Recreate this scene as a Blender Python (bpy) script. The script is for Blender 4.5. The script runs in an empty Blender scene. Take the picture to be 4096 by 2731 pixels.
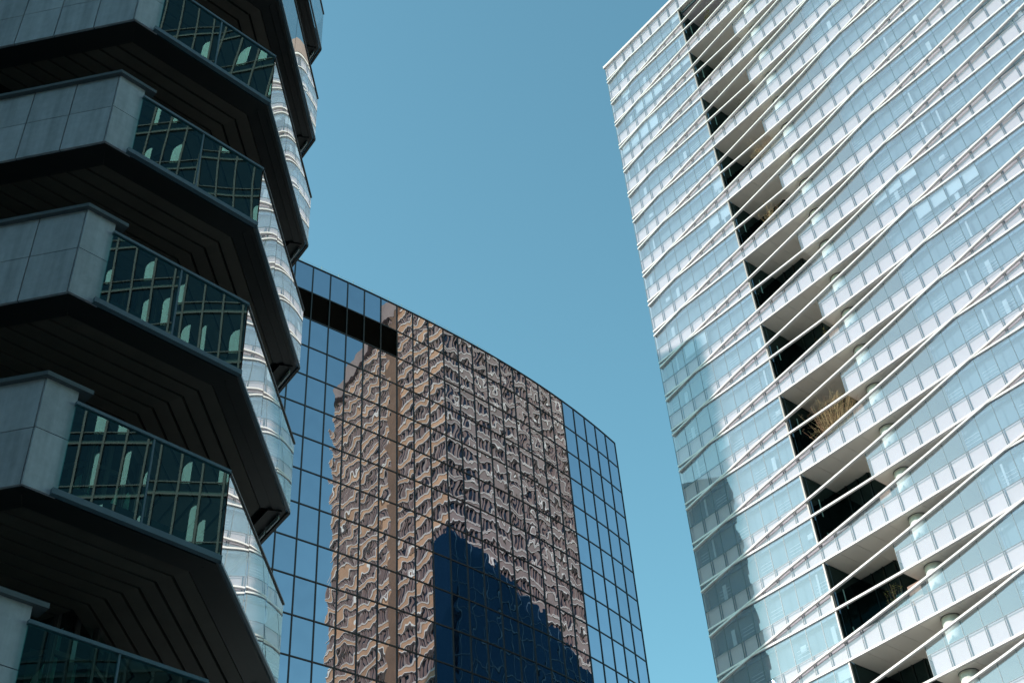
import bpy, bmesh, math, random
from math import sin, cos, radians, pi, sqrt
from mathutils import Vector, Matrix

random.seed(7)
scene = bpy.context.scene
COL = scene.collection
GZ = 1.6                                   # eye height above the ground

# ------------------------------------------------------------------ camera
F_PX, PITCH, ROLL = 5110.48, 0.73834, -0.08235
fw = Vector((0, cos(PITCH), sin(PITCH)))
up0 = Vector((0, -sin(PITCH), cos(PITCH)))
rt0 = Vector((1, 0, 0))
rt = rt0 * cos(ROLL) + up0 * sin(ROLL)
up = rt0 * (-sin(ROLL)) + up0 * cos(ROLL)
cam_data = bpy.data.cameras.new("camera")
cam_data.sensor_width = 36.0
cam_data.sensor_fit = 'HORIZONTAL'
cam_data.lens = F_PX / 4096.0 * 36.0
cam_data.clip_start = 0.1
cam_data.clip_end = 6000
cam = bpy.data.objects.new("camera", cam_data)
COL.objects.link(cam)
M = Matrix((rt, up, -fw)).transposed().to_4x4()
M.translation = Vector((0, 0, GZ))
cam.matrix_world = M
scene.camera = cam

# ------------------------------------------------------------------ light
SUN_AZ, SUN_EL = -95.0, 26.0               # azimuth from +Y, clockwise positive
sd = Vector((sin(radians(SUN_AZ)) * cos(radians(SUN_EL)), cos(radians(SUN_AZ)) * cos(radians(SUN_EL)), sin(radians(SUN_EL))))
world = bpy.data.worlds.new("World")
scene.world = world
world.use_nodes = True
wn = world.node_tree.nodes
wl = world.node_tree.links
bg = wn["Background"]
sky = wn.new("ShaderNodeTexSky")
sky.sky_type = 'NISHITA'
sky.sun_disc = False
sky.sun_elevation = radians(SUN_EL)
sky.sun_rotation = radians(SUN_AZ)
sky.air_density = 1.0
sky.dust_density = 0.15
sky.ozone_density = 1.2
sky_tint = wn.new("ShaderNodeVectorMath")
sky_tint.operation = 'MULTIPLY'
sky_tint.inputs[1].default_value = (1.0, 1.50, 1.22)      # one even tint: the photograph's cyan grade
wl.new(sky.outputs[0], sky_tint.inputs[0])
wl.new(sky_tint.outputs[0], bg.inputs[0])
bg.inputs[1].default_value = 0.147
sun_d = bpy.data.lights.new("sun", 'SUN')
sun_d.energy = 3.1
sun_d.angle = radians(0.5)
sun_d.color = (1.0, 0.94, 0.86)
sun = bpy.data.objects.new("sun", sun_d)
sun.rotation_euler = sd.to_track_quat('Z', 'Y').to_euler()
sun.location = (0, 0, 300)
COL.objects.link(sun)
scene.view_settings.view_transform = 'Standard'
scene.view_settings.look = 'None'
scene.view_settings.exposure = 0.45
scene.view_settings.gamma = 1.0
scene.view_settings.use_curve_mapping = False
scene.render.engine = 'CYCLES'
scene.cycles.max_bounces = 10
scene.cycles.glossy_bounces = 6
scene.cycles.transparent_max_bounces = 24
scene.cycles.diffuse_bounces = 3

# ------------------------------------------------------------------ helpers
def tag(o, label=None, cat=None, group=None, kind=None):
    if label: o['label'] = label
    if cat: o['category'] = cat
    if group: o['group'] = group
    if kind: o['kind'] = kind
    return o

def empty(name, loc=(0, 0, 0), rz=0.0):
    o = bpy.data.objects.new(name, None)
    o.location = loc
    o.rotation_euler = (0, 0, rz)
    o.empty_display_size = 1
    COL.objects.link(o)
    return o

class MB:
    """collects quads / boxes / prisms for one mesh"""
    def __init__(self):
        self.v = []; self.f = []
    def poly(self, pts):
        b = len(self.v); self.v += [tuple(p) for p in pts]; self.f.append(tuple(range(b, b + len(pts))))
    def box(self, x0, x1, y0, y1, z0, z1):
        b = len(self.v)
        self.v += [(x0, y0, z0), (x1, y0, z0), (x1, y1, z0), (x0, y1, z0), (x0, y0, z1), (x1, y0, z1), (x1, y1, z1), (x0, y1, z1)]
        self.f += [tuple(b + i for i in q) for q in ((0, 3, 2, 1), (4, 5, 6, 7), (0, 1, 5, 4), (1, 2, 6, 5), (2, 3, 7, 6), (3, 0, 4, 7))]
    def prism(self, pts, z0, z1):
        """vertical prism over a plan polygon given counter-clockwise"""
        n = len(pts); b = len(self.v)
        self.v += [(p[0], p[1], z0) for p in pts] + [(p[0], p[1], z1) for p in pts]
        self.f.append(tuple(b + i for i in reversed(range(n))))
        self.f.append(tuple(b + n + i for i in range(n)))
        for i in range(n):
            j = (i + 1) % n
            self.f.append((b + i, b + j, b + n + j, b + n + i))
    def sweep(self, path, prof, closed=False):
        """prof(i) -> list of 3-D points of the cross section at path index i (all same length)"""
        n = len(path); rows = []
        for i in range(n):
            pr = prof(i); rows.append(len(self.v)); self.v += [tuple(p) for p in pr]; m = len(pr)
        for i in range(n - 1):
            for k in range(m):
                k2 = (k + 1) % m
                self.f.append((rows[i] + k, rows[i] + k2, rows[i + 1] + k2, rows[i + 1] + k))
        self.f.append(tuple(rows[0] + k for k in reversed(range(m))))
        self.f.append(tuple(rows[-1] + k for k in range(m)))
    def bar(self, a, b, w, h=None):
        """square bar between two points"""
        a = Vector(a); b = Vector(b); h = h or w
        d = (b - a).normalized()
        s = d.cross(Vector((0, 0, 1)))
        if s.length < 1e-3: s = Vector((1, 0, 0))
        s.normalize(); t = s.cross(d)
        def pr(i):
            c = (a, b)[i]
            return [c - s * w / 2 - t * h / 2, c + s * w / 2 - t * h / 2, c + s * w / 2 + t * h / 2, c - s * w / 2 + t * h / 2]
        self.sweep([0, 1], pr)
    def mesh(self, name, mat):
        me = bpy.data.meshes.new(name)
        me.from_pydata(self.v, [], self.f)
        me.materials.append(mat)
        me.update()
        bm = bmesh.new(); bm.from_mesh(me)
        bmesh.ops.recalc_face_normals(bm, faces=bm.faces)
        bm.to_mesh(me); bm.free()
        return me
    def obj(self, name, mat, parent=None, loc=(0, 0, 0), rz=0.0, keep=False):
        if keep:
            me = bpy.data.meshes.new(name); me.from_pydata(self.v, [], self.f); me.materials.append(mat); me.update()
        else:
            me = self.mesh(name, mat)
        return inst(name, me, parent, loc, rz)

def inst(name, me, parent=None, loc=(0, 0, 0), rz=0.0):
    o = bpy.data.objects.new(name, me)
    o.location = loc; o.rotation_euler = (0, 0, rz)
    COL.objects.link(o)
    if parent: o.parent = parent
    return o

def lerp(a, b, t): return a + (b - a) * t
def pix(P):
    d = Vector(P) - Vector((0, 0, GZ)); z = d.dot(fw)
    if z < .1: return (-9999, -9999)
    return (512 + F_PX / 4 * d.dot(rt) / z, 341 - F_PX / 4 * d.dot(up) / z)
def seen(P, m=45):
    x, y = pix(P); return -m < x < 1024 + m and -m < y < 682 + m

# ------------------------------------------------------------------ materials
def new_mat(name):
    m = bpy.data.materials.new(name); m.use_nodes = True
    for n in list(m.node_tree.nodes): m.node_tree.nodes.remove(n)
    N = m.node_tree.nodes; L = m.node_tree.links
    out = N.new("ShaderNodeOutputMaterial")
    return m, N, L, out

def plain(name, col, rough=0.6, metal=0.0, var=0.0, scale=2.0, spec=0.5, stretch=(1, 1, 1), bump=0.0, rnd=0.0, streak=0.0):
    """Principled with mottled colour, per-object variation, optional rain streaks and bump"""
    m, N, L, out = new_mat(name)
    p = N.new("ShaderNodeBsdfPrincipled")
    p.inputs["Roughness"].default_value = rough
    p.inputs["Metallic"].default_value = metal
    p.inputs["Specular IOR Level"].default_value = spec
    L.new(p.outputs[0], out.inputs[0])
    base = N.new("ShaderNodeRGB"); base.outputs[0].default_value = (*col, 1)
    cur = base.outputs[0]
    tc = N.new("ShaderNodeTexCoord")
    oi = N.new("ShaderNodeObjectInfo")
    def mul(cur, fac):
        mx = N.new("ShaderNodeVectorMath"); mx.operation = 'SCALE'
        L.new(cur, mx.inputs[0]); L.new(fac, mx.inputs["Scale"]); return mx.outputs[0]
    if var > 0:
        mp = N.new("ShaderNodeMapping"); mp.inputs["Scale"].default_value = stretch
        add = N.new("ShaderNodeVectorMath"); add.operation = 'ADD'
        sc = N.new("ShaderNodeVectorMath"); sc.operation = 'SCALE'; sc.inputs[0].default_value = (31.7, 17.3, 11.1)
        L.new(oi.outputs["Random"], sc.inputs["Scale"])
        L.new(tc.outputs["Object"], add.inputs[0]); L.new(sc.outputs[0], add.inputs[1])
        L.new(add.outputs[0], mp.inputs[0])
        nz = N.new("ShaderNodeTexNoise"); nz.inputs["Scale"].default_value = scale; nz.inputs["Detail"].default_value = 6; nz.inputs["Roughness"].default_value = .65
        L.new(mp.outputs[0], nz.inputs[0])
        mr = N.new("ShaderNodeMapRange"); mr.inputs[1].default_value = .3; mr.inputs[2].default_value = .7
        mr.inputs[3].default_value = 1 - var; mr.inputs[4].default_value = 1 + var
        L.new(nz.outputs[0], mr.inputs[0]); cur = mul(cur, mr.outputs[0])
        if bump > 0:
            b = N.new("ShaderNodeBump"); b.inputs["Strength"].default_value = bump; b.inputs["Distance"].default_value = .02
            L.new(nz.outputs[0], b.inputs["Height"]); L.new(b.outputs[0], p.inputs["Normal"])
    if streak > 0:
        mp = N.new("ShaderNodeMapping"); mp.inputs["Scale"].default_value = (3.0, 3.0, .25)
        L.new(tc.outputs["Object"], mp.inputs[0])
        nz = N.new("ShaderNodeTexNoise"); nz.inputs["Scale"].default_value = 2.2; nz.inputs["Detail"].default_value = 5
        L.new(mp.outputs[0], nz.inputs[0])
        mr = N.new("ShaderNodeMapRange"); mr.inputs[1].default_value = .35; mr.inputs[2].default_value = .7
        mr.inputs[3].default_value = 1 + streak * .4; mr.inputs[4].default_value = 1 - streak
        L.new(nz.outputs[0], mr.inputs[0]); cur = mul(cur, mr.outputs[0])
    if rnd > 0:
        mr = N.new("ShaderNodeMapRange"); mr.inputs[3].default_value = 1 - rnd; mr.inputs[4].default_value = 1 + rnd
        L.new(oi.outputs["Random"], mr.inputs[0]); cur = mul(cur, mr.outputs[0])
    L.new(cur, p.inputs["Base Color"])
    return m

def wavy_normal(N, L, amp, scale, stretch=(1, 1, 1), detail=1.0, amp2=0.0, scale2=6.0, tilt=0.0, space="Object", pillow=0.0, hv=(1.0, 1.0, 1.0), own=1.0):
    """geometric normal bent by smooth vector noise: float-glass distortion that differs from pane to pane"""
    geo = N.new("ShaderNodeNewGeometry"); tc = N.new("ShaderNodeTexCoord"); oi = N.new("ShaderNodeObjectInfo")
    off = N.new("ShaderNodeVectorMath"); off.operation = 'SCALE'; off.inputs[0].default_value = (91.7 * own, 57.3 * own, 71.1 * own)
    L.new(oi.outputs["Random"], off.inputs["Scale"])
    add = N.new("ShaderNodeVectorMath"); add.operation = 'ADD'
    L.new(tc.outputs[space], add.inputs[0]); L.new(off.outputs[0], add.inputs[1])
    cur = geo.outputs["Normal"]
    for a, s, d in ((amp, scale, detail), (amp2, scale2, 0.0)):
        if a <= 0: continue
        mp = N.new("ShaderNodeMapping"); mp.inputs["Scale"].default_value = stretch
        L.new(add.outputs[0], mp.inputs[0])
        nz = N.new("ShaderNodeTexNoise"); nz.inputs["Scale"].default_value = s; nz.inputs["Detail"].default_value = d
        L.new(mp.outputs[0], nz.inputs[0])
        sub = N.new("ShaderNodeVectorMath"); sub.operation = 'SUBTRACT'; sub.inputs[1].default_value = (.5, .5, .5)
        L.new(nz.outputs["Color"], sub.inputs[0])
        sc = N.new("ShaderNodeVectorMath"); sc.operation = 'SCALE'; sc.inputs["Scale"].default_value = a
        L.new(sub.outputs[0], sc.inputs[0])
        ad = N.new("ShaderNodeVectorMath"); ad.operation = 'ADD'
        L.new(cur, ad.inputs[0]); L.new(sc.outputs[0], ad.inputs[1]); cur = ad.outputs[0]
    if tilt > 0:
        wn_ = N.new("ShaderNodeTexWhiteNoise"); wn_.noise_dimensions = '1D'; L.new(oi.outputs["Random"], wn_.inputs["W"])
        sub = N.new("ShaderNodeVectorMath"); sub.operation = 'SUBTRACT'; sub.inputs[1].default_value = (.5, .5, .5)
        L.new(wn_.outputs["Color"], sub.inputs[0])
        sc = N.new("ShaderNodeVectorMath"); sc.operation = 'SCALE'; sc.inputs["Scale"].default_value = tilt
        L.new(sub.outputs[0], sc.inputs[0])
        ad = N.new("ShaderNodeVectorMath"); ad.operation = 'ADD'
        L.new(cur, ad.inputs[0]); L.new(sc.outputs[0], ad.inputs[1]); cur = ad.outputs[0]
    if pillow > 0:
        # each pane is sprung into its frame: a smooth S-bend that starts afresh at every joint
        sep = N.new("ShaderNodeSeparateXYZ"); L.new(tc.outputs["Generated"], sep.inputs[0])
        wn2 = N.new("ShaderNodeTexWhiteNoise"); wn2.noise_dimensions = '1D'; L.new(oi.outputs["Random"], wn2.inputs["W"])
        sc2 = N.new("ShaderNodeSeparateXYZ"); L.new(wn2.outputs["Color"], sc2.inputs[0])
        def mth(op, a, b=None, v=None):
            m_ = N.new("ShaderNodeMath"); m_.operation = op; L.new(a, m_.inputs[0])
            if b is not None: L.new(b, m_.inputs[1])
            elif v is not None: m_.inputs[1].default_value = v
            return m_.outputs[0]
        u = mth('MULTIPLY', sep.outputs[0], v=6.283); su = mth('SINE', mth('ADD', u, mth('MULTIPLY', sc2.outputs[2], v=6.283)))
        vv_ = mth('MULTIPLY', sep.outputs[2], v=9.4)
        ph = mth('ADD', mth('ADD', vv_, mth('MULTIPLY', su, v=1.1)), mth('MULTIPLY', sc2.outputs[0], v=6.283))
        amp_ = mth('MULTIPLY', mth('ADD', mth('MULTIPLY', sc2.outputs[1], v=1.3), v=.25), v=pillow)
        pz = mth('MULTIPLY', mth('SINE', ph), amp_)
        cmb = N.new("ShaderNodeCombineXYZ"); L.new(pz, cmb.inputs[2])
        ad = N.new("ShaderNodeVectorMath"); ad.operation = 'ADD'; L.new(cur, ad.inputs[0]); L.new(cmb.outputs[0], ad.inputs[1]); cur = ad.outputs[0]
    # hv: how much of the bend is sideways / up and down
    df = N.new("ShaderNodeVectorMath"); df.operation = 'SUBTRACT'; L.new(cur, df.inputs[0]); L.new(geo.outputs["Normal"], df.inputs[1])
    dm = N.new("ShaderNodeVectorMath"); dm.operation = 'MULTIPLY'; dm.inputs[1].default_value = hv; L.new(df.outputs[0], dm.inputs[0])
    da = N.new("ShaderNodeVectorMath"); da.operation = 'ADD'; L.new(dm.outputs[0], da.inputs[0]); L.new(geo.outputs["Normal"], da.inputs[1]); cur = da.outputs[0]
    nm = N.new("ShaderNodeVectorMath"); nm.operation = 'NORMALIZE'; L.new(cur, nm.inputs[0])
    return nm.outputs[0]

def glass(name, trans, refl, r0, r1, wav=None, film=None, filmw=0.0):
    """thin coated glass: tinted see-through + mirror coat (facing -> grazing r0..r1) + an optional diffuse film"""
    m, N, L, out = new_mat(name)
    t = N.new("ShaderNodeBsdfTransparent"); t.inputs[0].default_value = (*trans, 1)
    g = N.new("ShaderNodeBsdfGlossy"); g.inputs[0].default_value = (*refl, 1); g.inputs["Roughness"].default_value = 0.0
    lw = N.new("ShaderNodeLayerWeight"); lw.inputs[0].default_value = .35
    pw = N.new("ShaderNodeMath"); pw.operation = 'POWER'; pw.inputs[1].default_value = 2.2; L.new(lw.outputs["Facing"], pw.inputs[0])
    mr = N.new("ShaderNodeMapRange"); mr.inputs[3].default_value = r0; mr.inputs[4].default_value = r1
    L.new(pw.outputs[0], mr.inputs[0])
    base = t.outputs[0]
    if film:
        d = N.new("ShaderNodeBsdfDiffuse"); d.inputs[0].default_value = (*film, 1)
        mx0 = N.new("ShaderNodeMixShader"); mx0.inputs[0].default_value = filmw
        L.new(base, mx0.inputs[1]); L.new(d.outputs[0], mx0.inputs[2]); base = mx0.outputs[0]
    mx = N.new("ShaderNodeMixShader")
    L.new(mr.outputs[0], mx.inputs[0]); L.new(base, mx.inputs[1]); L.new(g.outputs[0], mx.inputs[2])
    if wav:
        L.new(wavy_normal(N, L, **wav), g.inputs["Normal"])
    L.new(mx.outputs[0], out.inputs[0])
    return m

def mirror_glass(name, dark, refl, r0, r1, wav):
    """opaque reflective curtain-wall glass"""
    m, N, L, out = new_mat(name)
    d = N.new("ShaderNodeBsdfDiffuse"); d.inputs[0].default_value = (*dark, 1)
    g = N.new("ShaderNodeBsdfGlossy"); g.inputs["Roughness"].default_value = 0.0
    oi = N.new("ShaderNodeObjectInfo")
    mr2 = N.new("ShaderNodeMapRange"); mr2.inputs[3].default_value = .93; mr2.inputs[4].default_value = 1.05
    L.new(oi.outputs["Random"], mr2.inputs[0])
    sc = N.new("ShaderNodeVectorMath"); sc.operation = 'SCALE'; sc.inputs[0].default_value = refl
    L.new(mr2.outputs[0], sc.inputs["Scale"]); L.new(sc.outputs[0], g.inputs[0])
    lw = N.new("ShaderNodeLayerWeight"); lw.inputs[0].default_value = .35
    mr = N.new("ShaderNodeMapRange"); mr.inputs[3].default_value = r0; mr.inputs[4].default_value = r1
    L.new(lw.outputs["Facing"], mr.inputs[0])
    mx = N.new("ShaderNodeMixShader")
    L.new(mr.outputs[0], mx.inputs[0]); L.new(d.outputs[0], mx.inputs[1]); L.new(g.outputs[0], mx.inputs[2])
    L.new(wavy_normal(N, L, **wav), g.inputs["Normal"])
    L.new(mx.outputs[0], out.inputs[0])
    return m

m_ground = plain("asphalt", (.06, .06, .062), .9, var=.25, scale=.4, bump=.2)
m_pave = plain("paving", (.45, .43, .40), .85, var=.15, scale=.6)
# white tower
m_fin = plain("white_fin_metal", (.88, .80, .78), .42, var=.04, scale=.8, streak=.08, rnd=.02)
m_spand = plain("white_spandrel", (.72, .645, .68), .5, var=.03, scale=.5, rnd=.05)
m_soffit = plain("beige_ceiling", (.90, .81, .71), .7, var=.04, scale=.6, rnd=.03)
m_jamb = plain("jamb_metal", (.42, .36, .33), .4, rnd=.05)
m_mull_w = plain("tower_mullion", (.10, .16, .19), .4)
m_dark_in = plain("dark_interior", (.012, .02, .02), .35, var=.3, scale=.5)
m_inner = plain("pale_blue_interior", (.21, .28, .35), .8, var=.06, scale=.4, rnd=.08)
m_room = plain("room_wall", (.16, .20, .28), .8, var=.12, scale=.4)
m_blind = plain("white_roller_blind", (.74, .75, .82), .8, rnd=.06)
m_line = plain("blind_rail", (.75, .80, .86), .5)
m_conc_col = plain("pale_column", (.80, .78, .74), .7, var=.05, scale=1.0)
m_wood = plain("pink_timber", (.42, .27, .22), .7, var=.1)
m_tglass = glass("tower_glass", (.84, .92, .96), (.84, .88, .94), .24, .60, film=(.74, .73, .80), filmw=.26,
                 wav=dict(amp=.010, scale=.35, tilt=.006))
m_sglass = glass("spandrel_glass", (.94, .93, .95), (.86, .83, .92), .15, .52, film=(.78, .72, .74), filmw=.18)
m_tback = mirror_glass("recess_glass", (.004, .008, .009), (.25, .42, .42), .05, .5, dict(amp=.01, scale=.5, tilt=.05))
# centre tower
m_mirror = mirror_glass("blue_mirror_glass", (.004, .014, .03), (.64, .66, .76), .56, 1.0,
                        dict(amp=.018, scale=.26, stretch=(1.5, 1.5, .5), detail=.0, amp2=.009, scale2=1.1, tilt=.007, pillow=.0055, hv=(.5, .5, 1.0)))
m_frame_d = plain("dark_bronze_frame", (.012, .013, .014), .45, rnd=.1)
m_louver = plain("black_louver", (.018, .017, .016), .55)
m_rail_w = plain("pale_cable_post", (.55, .62, .66), .5)
# left tower
m_conc = plain("grey_concrete", (.47, .44, .46), .8, var=.10, scale=7, stretch=(1, 1, 1), bump=.25, rnd=.08, streak=.22)
m_cope = plain("grey_coping", (.10, .105, .11), .7, var=.12, scale=5)
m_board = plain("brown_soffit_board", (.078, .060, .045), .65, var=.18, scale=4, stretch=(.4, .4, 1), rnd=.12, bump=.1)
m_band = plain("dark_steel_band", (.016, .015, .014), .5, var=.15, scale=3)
m_gap = plain("black_gap", (.006, .006, .006), .9)
m_edge = plain("blue_grey_steel", (.10, .15, .18), .35, var=.08, scale=4)
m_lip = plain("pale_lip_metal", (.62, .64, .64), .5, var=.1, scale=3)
m_bal = glass("teal_balustrade_glass", (.40, .80, .76), (.28, .56, .55), .24, .50, wav=dict(amp=.016, scale=.30, detail=.5, tilt=.022, hv=(.6, .6, 1.0)))
m_bal2 = glass("reflective_balustrade_glass", (.45, .52, .54), (.90, .88, .87), .62, .85,
               film=(.60, .58, .60), filmw=.25, wav=dict(amp=.060, scale=.22, stretch=(1, 1, .7), detail=.0, tilt=.002, own=0.0, hv=(.6, .6, 1.0)))
m_wframe = plain("brown_window_frame", (.26, .15, .14), .5, rnd=.1)
m_wdark = plain("dark_window_frame", (.07, .055, .05), .5, rnd=.1)
m_wglass = glass("window_glass", (.62, .80, .78), (.7, .9, .9), .03, .2, wav=dict(amp=.02, scale=.6, tilt=.03))
m_curt = plain("pale_curtain", (.78, .82, .78), .9, var=.06, scale=2, stretch=(3, 3, .2))
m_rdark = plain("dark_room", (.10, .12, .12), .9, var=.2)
# stone tower
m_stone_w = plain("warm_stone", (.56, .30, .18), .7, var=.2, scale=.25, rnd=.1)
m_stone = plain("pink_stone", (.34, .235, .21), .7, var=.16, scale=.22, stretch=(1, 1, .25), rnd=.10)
m_stone_l = plain("pale_ledge", (.95, .82, .75), .6, var=.05)
m_stone_b = plain("brown_stone", (.22, .115, .07), .7, var=.2, scale=.3)
m_swin = mirror_glass("navy_window", (.018, .028, .045), (.40, .45, .52), .06, .30, dict(amp=.02, scale=.3, tilt=.03))

# ------------------------------------------------------------------ ground
gm = MB(); gm.box(-1500, 1500, -1500, 1500, -2, 0)
tag(gm.obj("ground", m_ground), kind='structure')
gm = MB(); gm.box(-38, 120, -36, 140, 0.004, .14)  # unseen paving, made wide and pale to bounce light upward
tag(gm.obj("pavement", m_pave), kind='structure')

# ================================================================== WHITE TOWER
U = 3.9
AZ, TD, TU0, TW, TZ0 = .83653, 17.62128, -8.19961, .36948, 14.85806
CWm = TW * U
n2 = Vector((sin(AZ), cos(AZ), 0)); dr2 = Vector((cos(AZ), -sin(AZ), 0))
towE = empty("white_fin_tower", tuple(n2 * TD * U), -AZ)
tag(towE, "tall white office tower with wavy horizontal fins and a stack of open planted recesses", "tower")
def TX(c): return (TU0 + TW * c) * U
def TZ(v): return (TZ0 - v) * U + GZ
def Tworld(c, v, y=0.0):
    return n2 * (TD * U + y) + dr2 * TX(c) + Vector((0, 0, TZ(v)))
C0, C1 = -17, 17
ROW0, ROW1 = -16, 8
BK = [(0, 1.335), (.067, 1.272), (.117, 1.212), (.178, 1.142), (.24, 1.082), (.33, 1.01), (.39, .96), (.454, .90), (.577, .785), (.67, .69), (.79, .57), (.88, .465), (.95, .39), (1, .335)]
def Bx(x):
    x = min(max(x, 0.0), 1.0)
    for (a, b), (a2, b2) in zip(BK, BK[1:]):
        if x <= a2: return lerp(b, b2, (x - a) / (a2 - a))
    return BK[-1][1]
def Bv(c): return Bx((c + 14.4) / 16.3)
def app(c, v, o):
    """facade position (local x, z) of a thing standing o metres proud of the glass that is seen at column c, row v"""
    k = 1 - (o / U) / TD
    return (TU0 + TW * c) * U * k, (TZ0 - v) * U * k + GZ

def is_open(m, c):   # is the bay c..c+1 open below slab m (between slab m and the transom m+1)?
    return (m % 2 == 0) and -9 <= c < -5 and m < 12
mb_over = {}         # stuff collectors
def over(key, fn):
    mb_over.setdefault(key, MB()); fn(mb_over[key])

# ---- glass panes, white spandrel panels
vis, spa = [], []
for m in range(ROW0 - 1, ROW1):
    for c in range(C0, C1):
        if is_open(m, c): continue
        top0 = top1 = m + .42
        clip = -9 <= c < 0 and m >= ROW0
        pts = None
        if m < ROW0: continue
        if clip:
            xs = [c + i / 3 for i in range(4)]
            tops = [max(m + .43, m + Bv(x) + .01) for x in xs]
            tops = [min(t, m + 1.0) for t in tops]
            pts = (xs, tops)
        P = Tworld(c + .5, m + .7)
        vis.append(((P.length if seen(P) else 1e4 + P.length), m, c, pts))
        spa.append(((P.length if seen(P) else 1e4 + P.length), m + 1, c))
# crown band above the first transom
for c in range(C0, C1):
    P = Tworld(c + .5, -16); spa.append(((P.length if seen(P) else 1e4 + P.length), -16, c))
vis.sort(key=lambda a: a[0]); spa.sort(key=lambda a: a[0])
g = .018
pane_me = None
def vis_mesh(mb, m, c, pts, lx=0, lz=0):
    if pts is None:
        xa, xb = TX(c) + g - lx, TX(c + 1) - g - lx
        mb.poly([(xa, 0, TZ(m + 1) + g - lz), (xb, 0, TZ(m + 1) + g - lz), (xb, 0, TZ(m + .42) - lz), (xa, 0, TZ(m + .42) - lz)])
    else:
        xs, ts = pts
        if min(ts) >= m + .995: return False
        lo = [(TX(x) + (g if i == 0 else -g if i == 3 else 0) - lx, 0, TZ(m + 1) + g - lz) for i, x in enumerate(xs)]
        hi = [(TX(x) + (g if i == 0 else -g if i == 3 else 0) - lx, 0, max(TZ(t), TZ(m + 1) + g + .004) - lz) for i, (x, t) in enumerate(zip(xs, ts))]
        for i in range(3): mb.poly([lo[i], lo[i + 1], hi[i + 1], hi[i]])
    return True
clipmesh = {}
rest = MB()
for i, (dist, m, c, pts) in enumerate(vis):
    lx, lz = TX(c), TZ(m + 1)
    if i < 300:
        key = c if pts else None
        if key not in clipmesh:
            mb = MB()
            ok = vis_mesh(mb, m, c, pts, lx, lz)
            if ok:
                me = bpy.data.meshes.new("window_pane"); me.from_pydata(mb.v, [], mb.f); me.materials.append(m_tglass); me.update()
                clipmesh[key] = me
            else: clipmesh[key] = None
        if clipmesh[key]: inst("window_pane", clipmesh[key], towE, (lx, 0, lz))
    else:
        vis_mesh(rest, m, c, pts)
o = rest.obj("window_pane", m_tglass, towE, keep=True); tag(o, kind='stuff')
# spandrel glass: joined strips per column would all be one pane kind past the limit -> one stuff part
sg = MB()
for (dist, r, c) in spa:
    if r == -16: za, zb = TZ(-16.0 + .0) + g, TZ(-16.42)
    sgz0, sgz1 = TZ(r + .40), TZ(r) - g
    sg.poly([(TX(c) + g, 0, sgz0), (TX(c + 1) - g, 0, sgz0), (TX(c + 1) - g, 0, sgz1), (TX(c) + g, 0, sgz1)])
tag(sg.obj("spandrel_glass", m_sglass, towE, keep=True), kind='stuff')
SD = .17
def sp_box(mb, lx=0, lz=0, c=0, r=0):
    mb.box(TX(c) + .14 - lx, TX(c + 1) + .01 - lx, SD, SD + .05, TZ(r + .36) - lz, TZ(r + .005) + .12 - lz)
pm = MB(); sp_box(pm, TX(0), TZ(0)); sp_me = pm.mesh("spandrel_panel", m_spand)
rest = MB()
for i, (dist, r, c) in enumerate(spa):
    if r == -16: continue
    if i < 300: inst("spandrel_panel", sp_me, towE, (TX(c), 0, TZ(r)))
    else: sp_box(rest, c=c, r=r)
tag(rest.obj("spandrel_panel", m_spand, towE), kind='stuff')
# crown panels
cm = MB(); cm.box(.17, CWm - .03, SD, SD + .05, 0, TZ(-16.12) - TZ(-15.62)); cme = cm.mesh("crown_panel", m_spand)
for c in range(C0, C1): inst("crown_panel", cme, towE, (TX(c), 0, TZ(-15.62)))
cg = MB()
for c in range(C0, C1): cg.poly([(TX(c) + g, 0, TZ(-16.0) + g), (TX(c + 1) - g, 0, TZ(-16.0) + g), (TX(c + 1) - g, 0, TZ(-16.14)), (TX(c) + g, 0, TZ(-16.14))])
tag(cg.obj("crown_glass", m_sglass, towE, keep=True), kind='stuff')
cb = MB(); cb.box(TX(C0) - .10, TX(C1) + .1, -.16, .5, TZ(-16.15), TZ(-16.24)); cb.obj("roof_coping", m_fin, towE)
cb = MB(); cb.box(TX(C0) + .3, TX(C1), .45, .6, TZ(-15.5), TZ(-16.15)); cb.obj("crown_backing", m_mull_w, towE)

# ---- mullions and transoms
vm = MB(); vm.box(-.017, .017, -.012, .08, TZ(ROW1), TZ(-16.15)); vme = vm.mesh("mullion", m_mull_w)
for c in range(C0, C1 + 1):
    if -9 < c < 0: continue
    inst("mullion", vme, towE, (TX(c), 0, 0))
# mullion pieces under the sloping fin in the recess zone
for c in range(-8, 0):
    me_cache = {}
    for m in range(ROW0, ROW1):
        ka = 'o' if (is_open(m, c) and is_open(m, c - 1)) else 's'
        if ka == 'o': continue
        key = 1
        b = m + min(Bv(c), 1.0)
        if key not in me_cache:
            q = MB(); q.box(-.017, .017, -.012, .08, 0, TZ(b) - TZ(m + 1.4)); me_cache[key] = q.mesh("mullion_piece", m_mull_w)
        inst("mullion_piece", me_cache[key], towE, (TX(c), 0, TZ(m + 1.4)))
for r in range(ROW0 + 0, ROW1 + 1):
    segs = [(C0, C1)] if is_open(r - 1, -8) is False else [(C0, -9), (-5, C1)]
    for a, b in segs:
        q = MB(); q.box(TX(a), TX(b), -.010, .05, TZ(r) - .016, TZ(r) + .016); q.obj("transom", m_mull_w, towE)

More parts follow.
